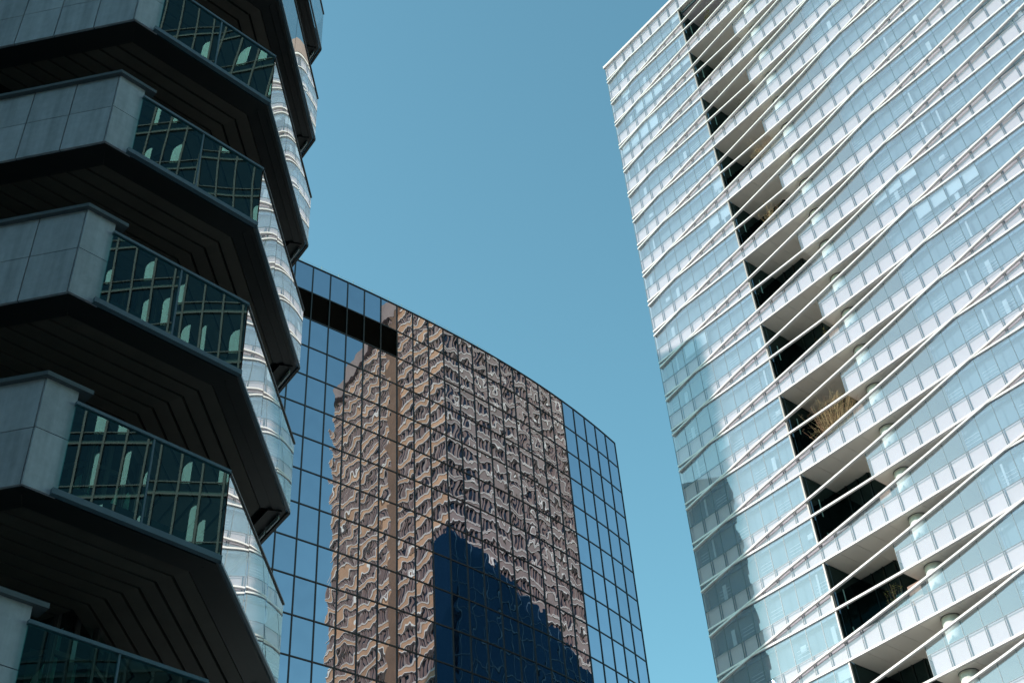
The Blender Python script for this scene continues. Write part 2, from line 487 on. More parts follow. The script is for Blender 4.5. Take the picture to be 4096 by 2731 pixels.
# ---- interior behind the vision glass
for m in range(ROW0, ROW1):
    q = MB()
    zt, zb = TZ(m + .44), TZ(m + 1.03)
    zb2 = TZ(m + .985)
    for c in range(C0, C1):
        if -9 <= c < 0: continue
        dep = .55
        q.poly([(TX(c), dep, zb2), (TX(c + 1), dep, zb2), (TX(c + 1), dep, zt), (TX(c), dep, zt)])
    o = q.obj("interior_screen", m_inner, towE, keep=True)
# backing behind spandrels so nothing shows through
q = MB()
for m in range(ROW0, ROW1):
    q.box(TX(C0) + .05, TX(-9), .40, .54, TZ(m + 1.44), TZ(m + 1.0)); q.box(TX(0), TX(C1), .40, .54, TZ(m + 1.44), TZ(m + 1.0))
    a = -9 if m % 2 else -5
    q.box(TX(a), TX(0), .40, .54, TZ(m + 1.40), TZ(m + 1.02))
tag(q.obj("spandrel_backing", plain("spandrel_back", (.20, .36, .52), .8), towE), kind='stuff')
# blinds, thin rails, bright interior things seen through the glass
rb = random.Random(12)
blind_me = {}
nb = 0
lines = MB(); bits = []
for m in range(ROW0, ROW1):
    run = 0; runh = 0
    for c in range(C0, C1):
        if -9 <= c < 0: run = 0; continue
        if run <= 0 and rb.random() < (.035 if m > -12 else .10):
            run = rb.randint(1, 4); runh = rb.choice([.22, .25, .30, .34, .40])
        P = Tworld(c + .5, m + .7)
        if run > 0 and seen(P):
            run -= 1
            key = runh
            if key not in blind_me:
                b = MB(); b.box(.10, CWm - .04, .20, .22, -runh * U, 0); blind_me[key] = b.mesh("roller_blind", m_blind)
            inst("roller_blind", blind_me[key], towE, (TX(c), 0, TZ(m + .44)))
        elif run > 0: run -= 1
        if (c * 7 + m * 3) % 11 < 4:
            for dv in (.74, .81, .88):
                lines.box(TX(c) + .16, TX(c + 1) - .05, .18, .20, TZ(m + dv) - .012, TZ(m + dv) + .012)
        if rb.random() < .10 or c in (-10, 4, -16) and rb.random() < .7:
            bits.append((m, c, rb.random()))
tag(lines.obj("blind_rail", m_line, towE), kind='stuff')
bm_ = MB(); bm_.box(.45, .80, .28, .34, -.25 * U, .10 * U); bme = bm_.mesh("wall_pier", m_blind)
bm2 = MB(); bm2.box(.5, 1.0, .25, .30, -.06 * U, .05 * U); bme2 = bm2.mesh("ceiling_lamp", m_blind)
bm3 = MB(); bm3.box(.35, .50, .22, .30, -.32 * U, .2 * U); bme3 = bm3.mesh("partition_edge", m_blind)
for (m, c, r) in bits:
    me = bme if r < .5 else bme2 if r < .65 else bme3
    inst(me.name.split('.')[0], me, towE, (TX(c), 0, TZ(m + .72)))

# ---- fins
def zfin(fn, c0, c1, step, name, h, dep, yoff):
    """swept fin: fn(c)->row at its mid-height, yoff(c) = how far the outer edge stands off the glass"""
    n = max(2, int(round((c1 - c0) / step)) + 1)
    cs = [c0 + i * (c1 - c0) / (n - 1) for i in range(n)]
    q = MB()
    def pr(i):
        c = cs[i]; yo = yoff(c); x, z = app(c, fn(c), yo)
        return [(x, -yo, z - h / 2), (x, -yo + dep, z - h / 2 + .03), (x, -yo + dep, z + h / 2), (x, -yo, z + h / 2)]
    q.sweep(cs, pr)
    return q.obj(name, m_fin, towE)
def offs(c):
    s = ((c + 14.4) / 16.3) % 1.0
    return .16 + .14 * sin(pi * s)
PER = 16.3
for m in range(ROW0, ROW1):
    zfin(lambda c: m + .345 + .05 * sin(pi * (((c + 14.4) / PER) % 1.0)) ** .6, C0 - .04, C1, .5, "slab_edge_fin", .15, .22, lambda c: .13)
    # repeats of the diagonal fin cross the facade; each climbs one storey per repeat
    zfin(lambda c: m + Bx((c + 14.4) / PER), -14.4, 1.9, .326, "diagonal_fin", .14, .26, offs)
    zfin(lambda c: m + Bx((c - 1.9) / PER), 1.9, C1, .326, "diagonal_fin", .14, .26, offs)
    zfin(lambda c: m + Bx((c + 14.4 + PER) / PER), C0 - .06, -14.4, .33, "diagonal_fin", .14, .26, offs)
# ---- recess zone: slabs, ceilings, back walls, columns
cp1 = MB(); cp1.box(.016, CWm - .016, .16, 4.15, 0, .03); cpe1 = cp1.mesh("ceiling_panel", m_soffit)
cp2 = MB(); cp2.box(.016, CWm - .016, .16, 9.0, 0, .03); cpe2 = cp2.mesh("ceiling_panel", m_soffit)
for m in range(ROW0, ROW1):
    z = TZ(m + .42)
    a = -9 if m % 2 == 0 else -5
    for c in range(a, 0):
        inst("ceiling_panel", cpe1 if c < -7 else cpe2, towE, (TX(c), 0, z))
    q = MB()
    q.box(TX(a), TX(-7), .17, 4.3, z + .04, z + .30); q.box(TX(max(a, -7)), TX(0), .17, 9.2, z + .04, z + .30)
    if a == -5:
        q = MB(); q.box(TX(-5), TX(0), .17, 9.2, z + .04, z + .30)
    q.obj("floor_slab", m_conc_col, towE)
    # back walls: dark glazing, deeper right of column -7
    q = MB(); zt = z; zb = TZ(m + 1.42) + .3
    if m % 2 == 0:
        q.box(TX(-9) - .05, TX(-6.85), 4.15, 4.3, TZ(m + 2.42) + .3, zt)
        q.box(TX(-6.85), TX(-6.78), 4.15, 9.0, TZ(m + 2.42) + .3, zt)
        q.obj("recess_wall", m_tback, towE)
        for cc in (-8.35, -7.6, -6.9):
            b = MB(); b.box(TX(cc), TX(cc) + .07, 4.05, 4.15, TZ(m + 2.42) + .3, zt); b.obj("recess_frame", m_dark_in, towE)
    q = MB(); q.box(TX(-6.78), TX(.4), 9.0, 9.15, zb, zt); q.obj("rear_wall", m_room, towE)
    q = MB(); q.box(TX(0), TX(0) + .12, .5, 9.0, zb, zt); q.obj("side_wall", m_room, towE)
colm = MB()
cc = [(.62 * cos(t * pi / 12), .62 * sin(t * pi / 12)) for t in range(24)]
colm.prism(cc, 0, U - .30); col_me = colm.mesh("round_column", m_conc_col)
for p_ in col_me.polygons: p_.use_smooth = len(p_.vertices) == 4
ringm = MB(); ringm.prism([(x * 1.04, y * 1.04) for x, y in cc], 0, .03); ring_me = ringm.mesh("column_joint", m_dark_in)
for m in range(ROW0, ROW1):
    z = TZ(m + 1.42) + .30
    o = inst("round_column", col_me, towE, (TX(-3.8), 1.15, z))
    inst("column_joint", ring_me, o, (0, 0, U - .30 - .031))
# left cheek of the recess, with its beige jamb and a pale strip painted as its reflection
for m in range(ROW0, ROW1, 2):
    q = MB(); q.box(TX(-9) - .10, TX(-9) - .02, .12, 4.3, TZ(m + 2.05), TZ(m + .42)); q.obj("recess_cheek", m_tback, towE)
    q = MB(); q.box(TX(-9) - .10, TX(-9) + .02, -.06, .10, TZ(m + 2.05), TZ(m + .44)); q.obj("jamb", m_jamb, towE)
    q = MB(); q.box(TX(-9) - .015, TX(-9) + .0, 1.5, 1.62, TZ(m + 1.25), TZ(m + .85)); q.obj("reflection_strip", plain("teal_reflection", (.35, .55, .50), .5) if m == ROW0 else bpy.data.materials["teal_reflection"], towE)
    q = MB(); q.box(TX(-9) - .015, TX(-9) + .0, 1.5, 1.62, TZ(m + 2.0), TZ(m + 1.62)); q.obj("reflection_strip", bpy.data.materials["teal_reflection"], towE)
# pinkish timber screen by the column on some storeys
for m in (-4, -2, 0, 2):
    q = MB(); q.box(TX(-5.6), TX(-5.6) + 1.0, 1.6, 1.7, TZ(m + 2.42) + .3, TZ(m + 1.45)); q.obj("timber_screen", m_wood, towE)
# core of the tower (flanks, back, roof, lower body)
q = MB(); D = 31.0
q.box(TX(C0) + .02, TX(C0) + .14, .05, D, 0, TZ(-16.1)); q.box(TX(C1), TX(C1) + .3, .05, D, 0, TZ(-16.1)); q.box(TX(C0), TX(C1), D, D + .3, 0, TZ(-16.1))
q.box(TX(C0) + .14, TX(C1), .62, D, TZ(-15.6), TZ(-15.5))
q.obj("flank_wall", m_spand, towE)
q = MB(); q.box(TX(C0) + .15, TX(-9) - .15, .6, 1.0, TZ(ROW1), TZ(-15.6)); q.box(TX(0) + .2, TX(C1), .6, 1.0, TZ(ROW1), TZ(-15.6)); q.obj("core_wall", m_inner, towE)
q = MB(); q.box(TX(C0), TX(C1), .0, 1.0, 0, TZ(ROW1 + .5)); q.obj("lower_facade", m_spand, towE)

# ================================================================== CENTRE TOWER
CS = 3.9 * 1.5
PXC = (-0.04004, -0.28825, 4.27724, -0.82683); PYC = (0.10882, 0.45524, 4.47952, 28.83407)   # gently bowed plan
def cpt(j):
    jj = max(j, 0); t = (jj - 12) / 11
    p = Vector((((PXC[0] * t + PXC[1]) * t + PXC[2]) * t + PXC[3], ((PYC[0] * t + PYC[1]) * t + PYC[2]) * t + PYC[3]))
    if j < 0: p += Vector((-.430, -.352)) * (-j)
    return p * CS
CZ = 25.879
def cz(r): return (CZ - r + (.012 if r == 0 else 0)) * CS + GZ
cenE = empty("mirror_glass_tower", (cpt(10).x, cpt(10).y, 0))
tag(cenE, "dark blue curved mirror glass tower reflecting a pink stone tower, between the two other towers", "tower")
off = Vector((cpt(10).x, cpt(10).y, 0))
CJ0, CJ1 = -6, 23
LEFT_EXT = -6
NR = 15
cand = []
for j in range(CJ0, CJ1):
    a, b = cpt(j), cpt(j + 1); mid = (a + b) / 2
    for r in range(0, NR):
        if r == 1 and j < 6: continue
        P = Vector((mid.x, mid.y, cz(r + .5)))
        cand.append((P.length if (seen(P) and j > -4) else 1e4 + P.length, j, r))
cand.sort()
rest = MB()
pm_cache = {}
for i, (dist, j, r) in enumerate(cand):
    a, b = cpt(j), cpt(j + 1); d = (b - a); w = d.length; ang = math.atan2(d.y, d.x)
    h = cz(r) - cz(r + 1)
    if i < 300:
        key = (round(w, 2), round(h, 2))
        if key not in pm_cache:
            q = MB(); q.poly([(.05, 0, .05), (w - .05, 0, .05), (w - .05, 0, h - .05), (.05, 0, h - .05)])
            me = bpy.data.meshes.new("glass_pane"); me.from_pydata(q.v, [], q.f); me.materials.append(m_mirror); me.update(); pm_cache[key] = me
        inst("glass_pane", pm_cache[key], cenE, (a.x - off.x, a.y - off.y, cz(r + 1)), ang)
    else:
        z0, z1 = cz(r + 1) + .05, cz(r) - .05
        rest.poly([(a.x - off.x, a.y - off.y, z0), (b.x - off.x, b.y - off.y, z0), (b.x - off.x, b.y - off.y, z1), (a.x - off.x, a.y - off.y, z1)])
tag(rest.obj("glass_pane", m_mirror, cenE, keep=True), kind='stuff')
# louver panels
for j in range(CJ0, 6):
    a, b = cpt(j), cpt(j + 1); d = b - a; w = d.length; ang = math.atan2(d.y, d.x); h = cz(1) - cz(2)
    q = MB(); n = 24
    for k in range(n):
        z = .12 + (h - .24) * k / n
        q.poly([(.08, .02, z), (w - .08, .02, z), (w - .08, .22, z + .20), (.08, .22, z + .20)])
    q.box(.06, w - .06, .25, .30, .05, h - .05)
    q.obj("louver_panel", m_louver, cenE, (a.x - off.x, a.y - off.y, cz(2)), ang)
# mullions
for j in range(CJ0, CJ1 + 1):
    a = cpt(j); d = cpt(j + 1 if j < CJ1 else j) - cpt(j if j < CJ1 else j - 1); ang = math.atan2(d.y, d.x)
    q = MB(); q.box(-.085, .085, -.12, .2, cz(NR), cz(0)); q.obj("mullion", m_frame_d, cenE, (a.x - off.x, a.y - off.y, 0), ang)
# transoms
path = [cpt(j) - Vector((off.x, off.y)) for j in range(CJ0, CJ1 + 1)]
nrm = []
for i in range(len(path)):
    d = path[min(i + 1, len(path) - 1)] - path[max(i - 1, 0)]; d.normalize(); nrm.append(Vector((d.y, -d.x)))
def ribbon(z0, z1, o0, o1, name, mat, parent=cenE):
    q = MB()
    def pr(i):
        a = path[i] + nrm[i] * o0; b = path[i] + nrm[i] * o1
        return [(a.x, a.y, z0), (b.x, b.y, z0), (b.x, b.y, z1), (a.x, a.y, z1)]
    q.sweep(path, pr); return q.obj(name, mat, parent)
for r in range(1, NR + 1): ribbon(cz(r) - .10, cz(r) + .10, -.2, .09, "transom", m_frame_d)
ribbon(cz(0) - .06, cz(0) + .12, -.5, .13, "roof_coping", m_frame_d)
# body
q = MB()
front = [p - n_ * .35 for p, n_ in zip(path, nrm)]
back = [front[-1] + Vector((-.75, .66)) * 26, front[0] + Vector((-.75, .66)) * 26]
poly = [tuple(p) for p in front] + [tuple(p) for p in back]
q.prism(poly, 0, cz(0) - .1)
q.obj("building_body", m_frame_d, cenE)
q = MB(); q.prism(poly, 0, .01)
# roof edge posts and cable
tops = []
for j in range(-4, 13):
    for k in ((.45,) if j % 3 else (.3,)):
        a = cpt(j).lerp(cpt(j + 1), k); a2 = a - Vector((off.x, off.y))
        q = MB(); q.box(-.05, .05, -.05, .05, cz(0) + .12, cz(0) + .95); q.obj("roof_post", m_rail_w, cenE, (a2.x, a2.y, 0))
        tops.append(Vector((a2.x, a2.y, cz(0) + .62)))
for a, b in zip(tops, tops[1:]):
    q = MB(); q.bar(a, b, .025); q.obj("safety_cable", m_rail_w, cenE)

# ================================================================== LEFT TOWER
LS = 3.5
v1 = Vector((-1.810, 3.667)); v2 = Vector((-1.233, 4.281)); v3 = Vector((-1.209, 5.349)); g1 = Vector((-1.729, 3.752))
d0 = Vector((cos(3.007), sin(3.007))); v0 = v1 + d0 * 7.0
d3 = Vector((-.62, .785)); v4 = v3 + d3 * 3.0
d1 = (v2 - v1).normalized(); g1 = v1 + d1 * .136
LZ = {-4: .92, -3: 1.88, -2: 2.842, -1: 3.821, 0: 4.806, 1: 5.806, 2: 6.841, 3: 7.876}
for k in range(4, 14): LZ[k] = 7.876 + 1.035 * (k - 3)
HT, HC = .446, .505
lefE = empty("balcony_tower", (v2.x * LS, v2.y * LS, 0))
tag(lefE, "dark residential tower of stacked angular balconies with concrete and teal glass parapets", "tower")
lo = Vector((v2.x, v2.y))
def W(p, z=None):
    x = (p.x - lo.x) * LS; y = (p.y - lo.y) * LS
    return Vector((x, y)) if z is None else (x, y, z * LS)
def nrm2(d): d = d.normalized(); return Vector((d.y, -d.x))    # outward (right-hand) normal
def lineoff(p, d, o): return (p - nrm2(d) * o, d)                # line moved inward by o
def isect(a, b):
    (p, r), (q_, s) = a, b
    cr = r.x * s.y - r.y * s.x; w = q_ - p
    t = (w.x * s.y - w.y * s.x) / cr
    return p + r * t
E0 = (v1, d0 * -1); E1 = (v1, d1); E2 = (v2, (v3 - v2).normalized()); E3 = (v3, d3)
def lo_(E, o): return lineoff(E[0], E[1], o)
outline = [v0, v1, v2, v3, v4]
def ofs_poly(o0, o1=None):
    pass
protos = {}
def part(name, key, build, mat, k, zrel=0.0, parent=lefE):
    """shared mesh placed on storey k"""
    if key not in protos:
        q = MB(); build(q); protos[key] = q.mesh(name, mat)
    return inst(name, protos[key], parent, (0, 0, (LZ[k] + zrel) * LS + GZ))
def strip_pts(Ea, Eb, Ec, oa, ob, oc_a=None):
    pass
PW = .0780
for k in range(-4, 14):
    hi = k >= 4                       # storeys above the frame carry the same parts, seen only in reflections
    # structural slab, hidden above the boards
    def slab(q):
        pts = [isect(lo_(E0, .02), (v0, Vector((0, 1)))), isect(lo_(E0, .02), lo_(E1, .02)), isect(lo_(E1, .02), lo_(E2, .02)), isect(lo_(E2, .02), lo_(E3, .02)), v4 - nrm2(d3) * .02, v4 + Vector((-5, 0)), v0 + Vector((0, 4))]
        q.prism([tuple(W(p)) for p in pts], .035 * LS, .085 * LS)
    part("floor_slab", "slab", slab, m_gap, k)
    # outer bands of the soffit
    def band(Ea, pa, Eb, pb, Ec, o0, o1, z0, z1):
        def b(q):
            A0 = isect(lo_(Ea, o0), lo_(Eb, o0)) if Ea else None
            q.prism([tuple(W(p)) for p in [isect(lo_(Ea, o0), lo_(Eb, o0)), isect(lo_(Ec, o0), lo_(Eb, o0)), isect(lo_(Ec, o1), lo_(Eb, o1)), isect(lo_(Ea, o1), lo_(Eb, o1))]], z0 * LS, z1 * LS)
        return b
    EL = (v0, Vector((0, -1.0))); ER = (v4, Vector((1.0, .79)))
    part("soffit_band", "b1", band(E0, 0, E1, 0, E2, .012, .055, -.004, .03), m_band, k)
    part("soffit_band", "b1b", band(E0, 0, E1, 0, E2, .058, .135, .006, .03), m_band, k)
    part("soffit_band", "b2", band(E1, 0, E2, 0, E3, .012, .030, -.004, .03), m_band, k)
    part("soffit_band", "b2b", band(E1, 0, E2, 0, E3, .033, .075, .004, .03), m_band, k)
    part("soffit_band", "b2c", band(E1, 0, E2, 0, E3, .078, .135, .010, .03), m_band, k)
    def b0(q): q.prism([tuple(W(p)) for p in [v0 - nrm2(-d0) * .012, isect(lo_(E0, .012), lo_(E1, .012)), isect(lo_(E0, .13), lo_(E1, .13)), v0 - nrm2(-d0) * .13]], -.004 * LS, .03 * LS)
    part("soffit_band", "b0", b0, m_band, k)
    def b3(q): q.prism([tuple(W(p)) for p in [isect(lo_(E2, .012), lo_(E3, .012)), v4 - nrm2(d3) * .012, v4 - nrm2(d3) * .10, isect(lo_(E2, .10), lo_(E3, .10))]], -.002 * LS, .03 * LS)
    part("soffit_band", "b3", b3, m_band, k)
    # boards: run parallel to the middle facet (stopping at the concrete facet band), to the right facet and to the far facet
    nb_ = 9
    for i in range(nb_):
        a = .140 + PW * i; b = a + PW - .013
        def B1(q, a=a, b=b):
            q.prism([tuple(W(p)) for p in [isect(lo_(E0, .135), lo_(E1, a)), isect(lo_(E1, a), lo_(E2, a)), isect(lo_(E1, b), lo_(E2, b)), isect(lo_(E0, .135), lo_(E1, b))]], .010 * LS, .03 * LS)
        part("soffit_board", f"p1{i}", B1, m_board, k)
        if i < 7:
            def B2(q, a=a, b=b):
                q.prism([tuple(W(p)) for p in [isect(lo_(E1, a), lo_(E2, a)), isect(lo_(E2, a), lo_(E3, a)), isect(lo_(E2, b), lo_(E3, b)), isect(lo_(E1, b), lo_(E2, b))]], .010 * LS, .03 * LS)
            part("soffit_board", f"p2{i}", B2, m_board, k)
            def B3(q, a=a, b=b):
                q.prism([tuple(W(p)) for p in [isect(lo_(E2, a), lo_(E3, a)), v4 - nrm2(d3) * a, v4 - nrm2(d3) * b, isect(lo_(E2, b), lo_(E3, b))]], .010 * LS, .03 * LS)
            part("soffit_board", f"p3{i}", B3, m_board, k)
    # far facet's inner lip, sunlight put into its pale colour, in two lengths
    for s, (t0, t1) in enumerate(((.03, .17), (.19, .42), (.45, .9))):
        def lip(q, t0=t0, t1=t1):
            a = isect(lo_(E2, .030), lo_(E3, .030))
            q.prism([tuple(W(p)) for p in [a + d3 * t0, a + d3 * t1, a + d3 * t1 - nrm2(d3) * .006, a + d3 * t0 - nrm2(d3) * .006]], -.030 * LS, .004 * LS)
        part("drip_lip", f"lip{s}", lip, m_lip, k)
    # ------- parapets
    pw = .2195
    for i in range(9 if not hi else 9):
        a0 = .010 + pw * i; a1 = a0 + pw - .006
        for s, (z0, z1) in enumerate(((0, .262), (.266, HC))):
            def cpn(q, a0=a0, a1=a1, z0=z0, z1=z1):
                p = v1 + d0 * a0; r_ = v1 + d0 * a1; nn = nrm2(-d0)
                q.prism([tuple(W(x)) for x in [r_, p, p - nn * .03, r_ - nn * .03]], z0 * LS, z1 * LS)
            part("concrete_panel", f"c{i}{s}", cpn, m_conc, k)
    for s, (z0, z1) in enumerate(((0, .262), (.266, HC))):
        def cpc(q, z0=z0, z1=z1):
            nn = nrm2(-d0); n1 = nrm2(d1); a = v1 + d0 * .006
            q.prism([tuple(W(x)) for x in [a, v1, g1, g1 - n1 * .03, isect(lo_(E0, .03), lo_(E1, .03)), a - nn * .03]], z0 * LS, z1 * LS)
        part("concrete_panel", f"cc{s}", cpc, m_conc, k)
    def cap(q):
        nn = nrm2(-d0); n1 = nrm2(d1); e = .022
        A = [v0 + nn * e, isect(lo_(E0, -e), lo_(E1, -e)), g1 + d1 * .05 + n1 * e, g1 + d1 * .05 - n1 * .06, isect(lo_(E0, .06), lo_(E1, .06)), v0 - nn * .06]
        q.prism([tuple(W(x)) for x in A], HC * LS, (HC + .020) * LS)
    part("parapet_coping", "cap", cap, m_cope, k)
    # teal glass on the middle facet: two panes, steel channel, rail
    gs = v1 + d1 * .128; n1 = nrm2(d1); L1 = (v2 - gs).length; gj = (v1 + d1 * .478)
    for s, (pa, pb) in enumerate(((gs, gj - d1 * .003), (gj + d1 * .003, v2 - d1 * .006))):
        def gl(q, pa=pa, pb=pb):
            a = pa + n1 * .012; b = pb + n1 * .012
            q.poly([W(a, .024), W(b, .024), W(b, HT - .012), W(a, HT - .012)])
        part("glass_balustrade", f"g{s}", gl, m_bal, k)
    def joint(q):
        a = gj - d1 * .004; b = gj + d1 * .004
        q.prism([tuple(W(x)) for x in [a + n1 * .016, a + n1 * .006, b + n1 * .006, b + n1 * .016]], .02 * LS, HT * LS)
    part("glass_joint", "gj", joint, m_edge, k)
    def rail(E, pa, pb, o, z0, z1, t):
        def f(q):
            nn = nrm2(E[1])
            q.prism([tuple(W(x)) for x in [pa + nn * (o + t), pa + nn * (o - t), pb + nn * (o - t), pb + nn * (o + t)]], z0 * LS, z1 * LS)
        return f
    part("base_channel", "ch1", rail(E1, gs - d1 * .02, v2, .008, -.002, .024, .012), m_edge, k)
    part("top_rail", "tr1", rail(E1, gs, v2, .010, HT - .014, HT, .010), m_edge, k)
    # reflective glass on the right facet and beyond
    n22 = nrm2(E2[1]); L2 = (v3 - v2).length
    js = [0, .36, .70, 1.0]
    for s in range(3):
        def gl2(q, s=s):
            a = v2.lerp(v3, js[s]) + E2[1] * .003 + n22 * .006; b = v2.lerp(v3, js[s + 1]) - E2[1] * .003 + n22 * .006
            q.poly([W(a, .010), W(b, .010), W(b, HT - .010), W(a, HT - .010)])
        part("glass_balustrade", f"h{s}", gl2, m_bal2, k)
    part("top_rail", "tr2", rail(E2, v2, v3, .006, HT - .010, HT, .006), m_band, k)
    part("base_channel", "ch2", rail(E2, v2, v3, .004, -.006, .008, .006), m_edge, k)
    n3 = nrm2(d3)
    def gl3(q):
        a = v3 + d3 * .003 + n3 * .006; b = v4 + n3 * .006
        q.poly([W(a, .010), W(b, .010), W(b, HT - .010), W(a, HT - .010)])
    part("glass_balustrade", "k0", gl3, m_bal2, k)
    part("base_channel", "ch3", rail(E3, v3, v4, .002, -.010, .008, .008), m_band, k)
    # ------- room front set back behind the balcony
    WO1, WO2 = .76, .63
    wc = isect(lo_(E1, WO1), lo_(E2, WO2))
    wl_ = isect(lo_(E0, .9), lo_(E1, WO1))
    def wall(q):
        w3 = isect(lo_(E2, WO2), lo_(E3, .7))
        pts = [wc, w3, w3 + d3 * 2, w3 + d3 * 2 + Vector((-3, 0)), wl_ + Vector((-6, 3)), wl_ + d0 * 6, wl_]
        q.prism([tuple(W(p)) for p in pts], .09 * LS, .13 * LS)
    part("floor_deck", "deck", wall, m_cope, k)
    def room(q):
        o = .34
        c_ = isect(lo_(E1, WO1 + o), lo_(E2, WO2 + o)); w3 = isect(lo_(E2, WO2 + o), lo_(E3, .7 + o))
        a = isect(lo_(E0, 1.2), lo_(E1, WO1 + o))
        q.poly([W(a, .1), W(c_, .1), W(c_, 1.0), W(a, 1.0)]); q.poly([W(c_, .1), W(w3, .1), W(w3, 1.0), W(c_, 1.0)])
        q.poly([W(a + d0 * 6, .1), W(a, .1), W(a, 1.0), W(a + d0 * 6, 1.0)])
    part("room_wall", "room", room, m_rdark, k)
    for (A, Bp, tg) in ((wl_, wc, 'a'), (wc, isect(lo_(E2, WO2), lo_(E3, .7)), 'b'), (wl_ + d0 * 2.6, wl_, 'c')):
        dd = (Bp - A); LL = dd.length; dd.normalize(); nn = nrm2(dd); nn_w = max(2, int(round(LL / .21)))
        for i in range(nn_w + 1):
            def post(q, i=i, A=A, dd=dd, nn=nn):
                p = A + dd * (LL * i / nn_w)
                q.prism([tuple(W(x)) for x in [p - dd * .011 + nn * .012, p - dd * .011 - nn * .012, p + dd * .011 - nn * .012, p + dd * .011 + nn * .012]], .10 * LS, 1.03 * LS)
            part("window_post", f"wp{tg}{i}", post, m_wdark, k)
            if i < nn_w:
                def gp(q, i=i, A=A, dd=dd):
                    p = A + dd * (LL * i / nn_w + .011); r_ = A + dd * (LL * (i + 1) / nn_w - .011)
                    q.poly([W(p, .11), W(r_, .11), W(r_, 1.02), W(p, 1.02)])
                part("window_pane", f"wg{tg}{i}", gp, m_wglass, k)
        def bars(q, A=A, Bp=Bp, nn=nn):
            for z0, z1 in ((.10, .125), (.30, .315), (.80, .82), (1.0, 1.03)):
                q.prism([tuple(W(x)) for x in [A + nn * .010, A - nn * .010, Bp - nn * .010, Bp + nn * .010]], z0 * LS, z1 * LS)
        part("window_rail", f"wr{tg}", bars, m_wdark, k)
        rr = random.Random(k * 13 + ord(tg))
        for i in range(nn_w):
            if rr.random() < .6:
                p = A + dd * (LL * (i + .1 + .3 * rr.random()) / nn_w) - nn * .06
                r_ = p + dd * (LL / nn_w * (.3 + .3 * rr.random()))
                q = MB(); n_ = 6
                zt = .78 + .2 * rr.random()
                # hanging curtain, cut in a curve where it is drawn back
                for s in range(n_):
                    t0, t1 = s / n_, (s + 1) / n_
                    h0 = zt - .30 * (1 - sqrt(max(0, 1 - (1 - t0) ** 2))) ; h1 = zt - .30 * (1 - sqrt(max(0, 1 - (1 - t1) ** 2)))
                    pa = p.lerp(r_, t0) - nn * (.010 * (s % 2)); pb = p.lerp(r_, t1) - nn * (.010 * ((s + 1) % 2))
                    q.poly([W(pa, .12), W(pb, .12), W(pb, h1), W(pa, h0)])
                o = q.obj("curtain", m_curt, lefE, (0, 0, LZ[k] * LS + GZ), keep=True)
# core
q = MB()
cc_ = isect(lo_(E1, 1.2), lo_(E2, 1.1))
q.prism([tuple(W(p)) for p in [cc_, isect(lo_(E2, 1.1), lo_(E3, 1.1)), v4 + Vector((-2, 0)), v0 + Vector((0, 5)), isect(lo_(E0, 1.4), (v0, Vector((0, 1)))), isect(lo_(E0, 1.4), lo_(E1, 1.2))]], 0, (LZ[13] + 1) * LS)
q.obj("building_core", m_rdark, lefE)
q = MB()
q.prism([tuple(W(p)) for p in [v0, v1, v2, v3, v4, v4 + Vector((-4, 0)), v0 + Vector((0, 4))]], (LZ[13] + 1.02) * LS + GZ, (LZ[13] + 1.1) * LS + GZ)
q.obj("roof_slab", m_cope, lefE)

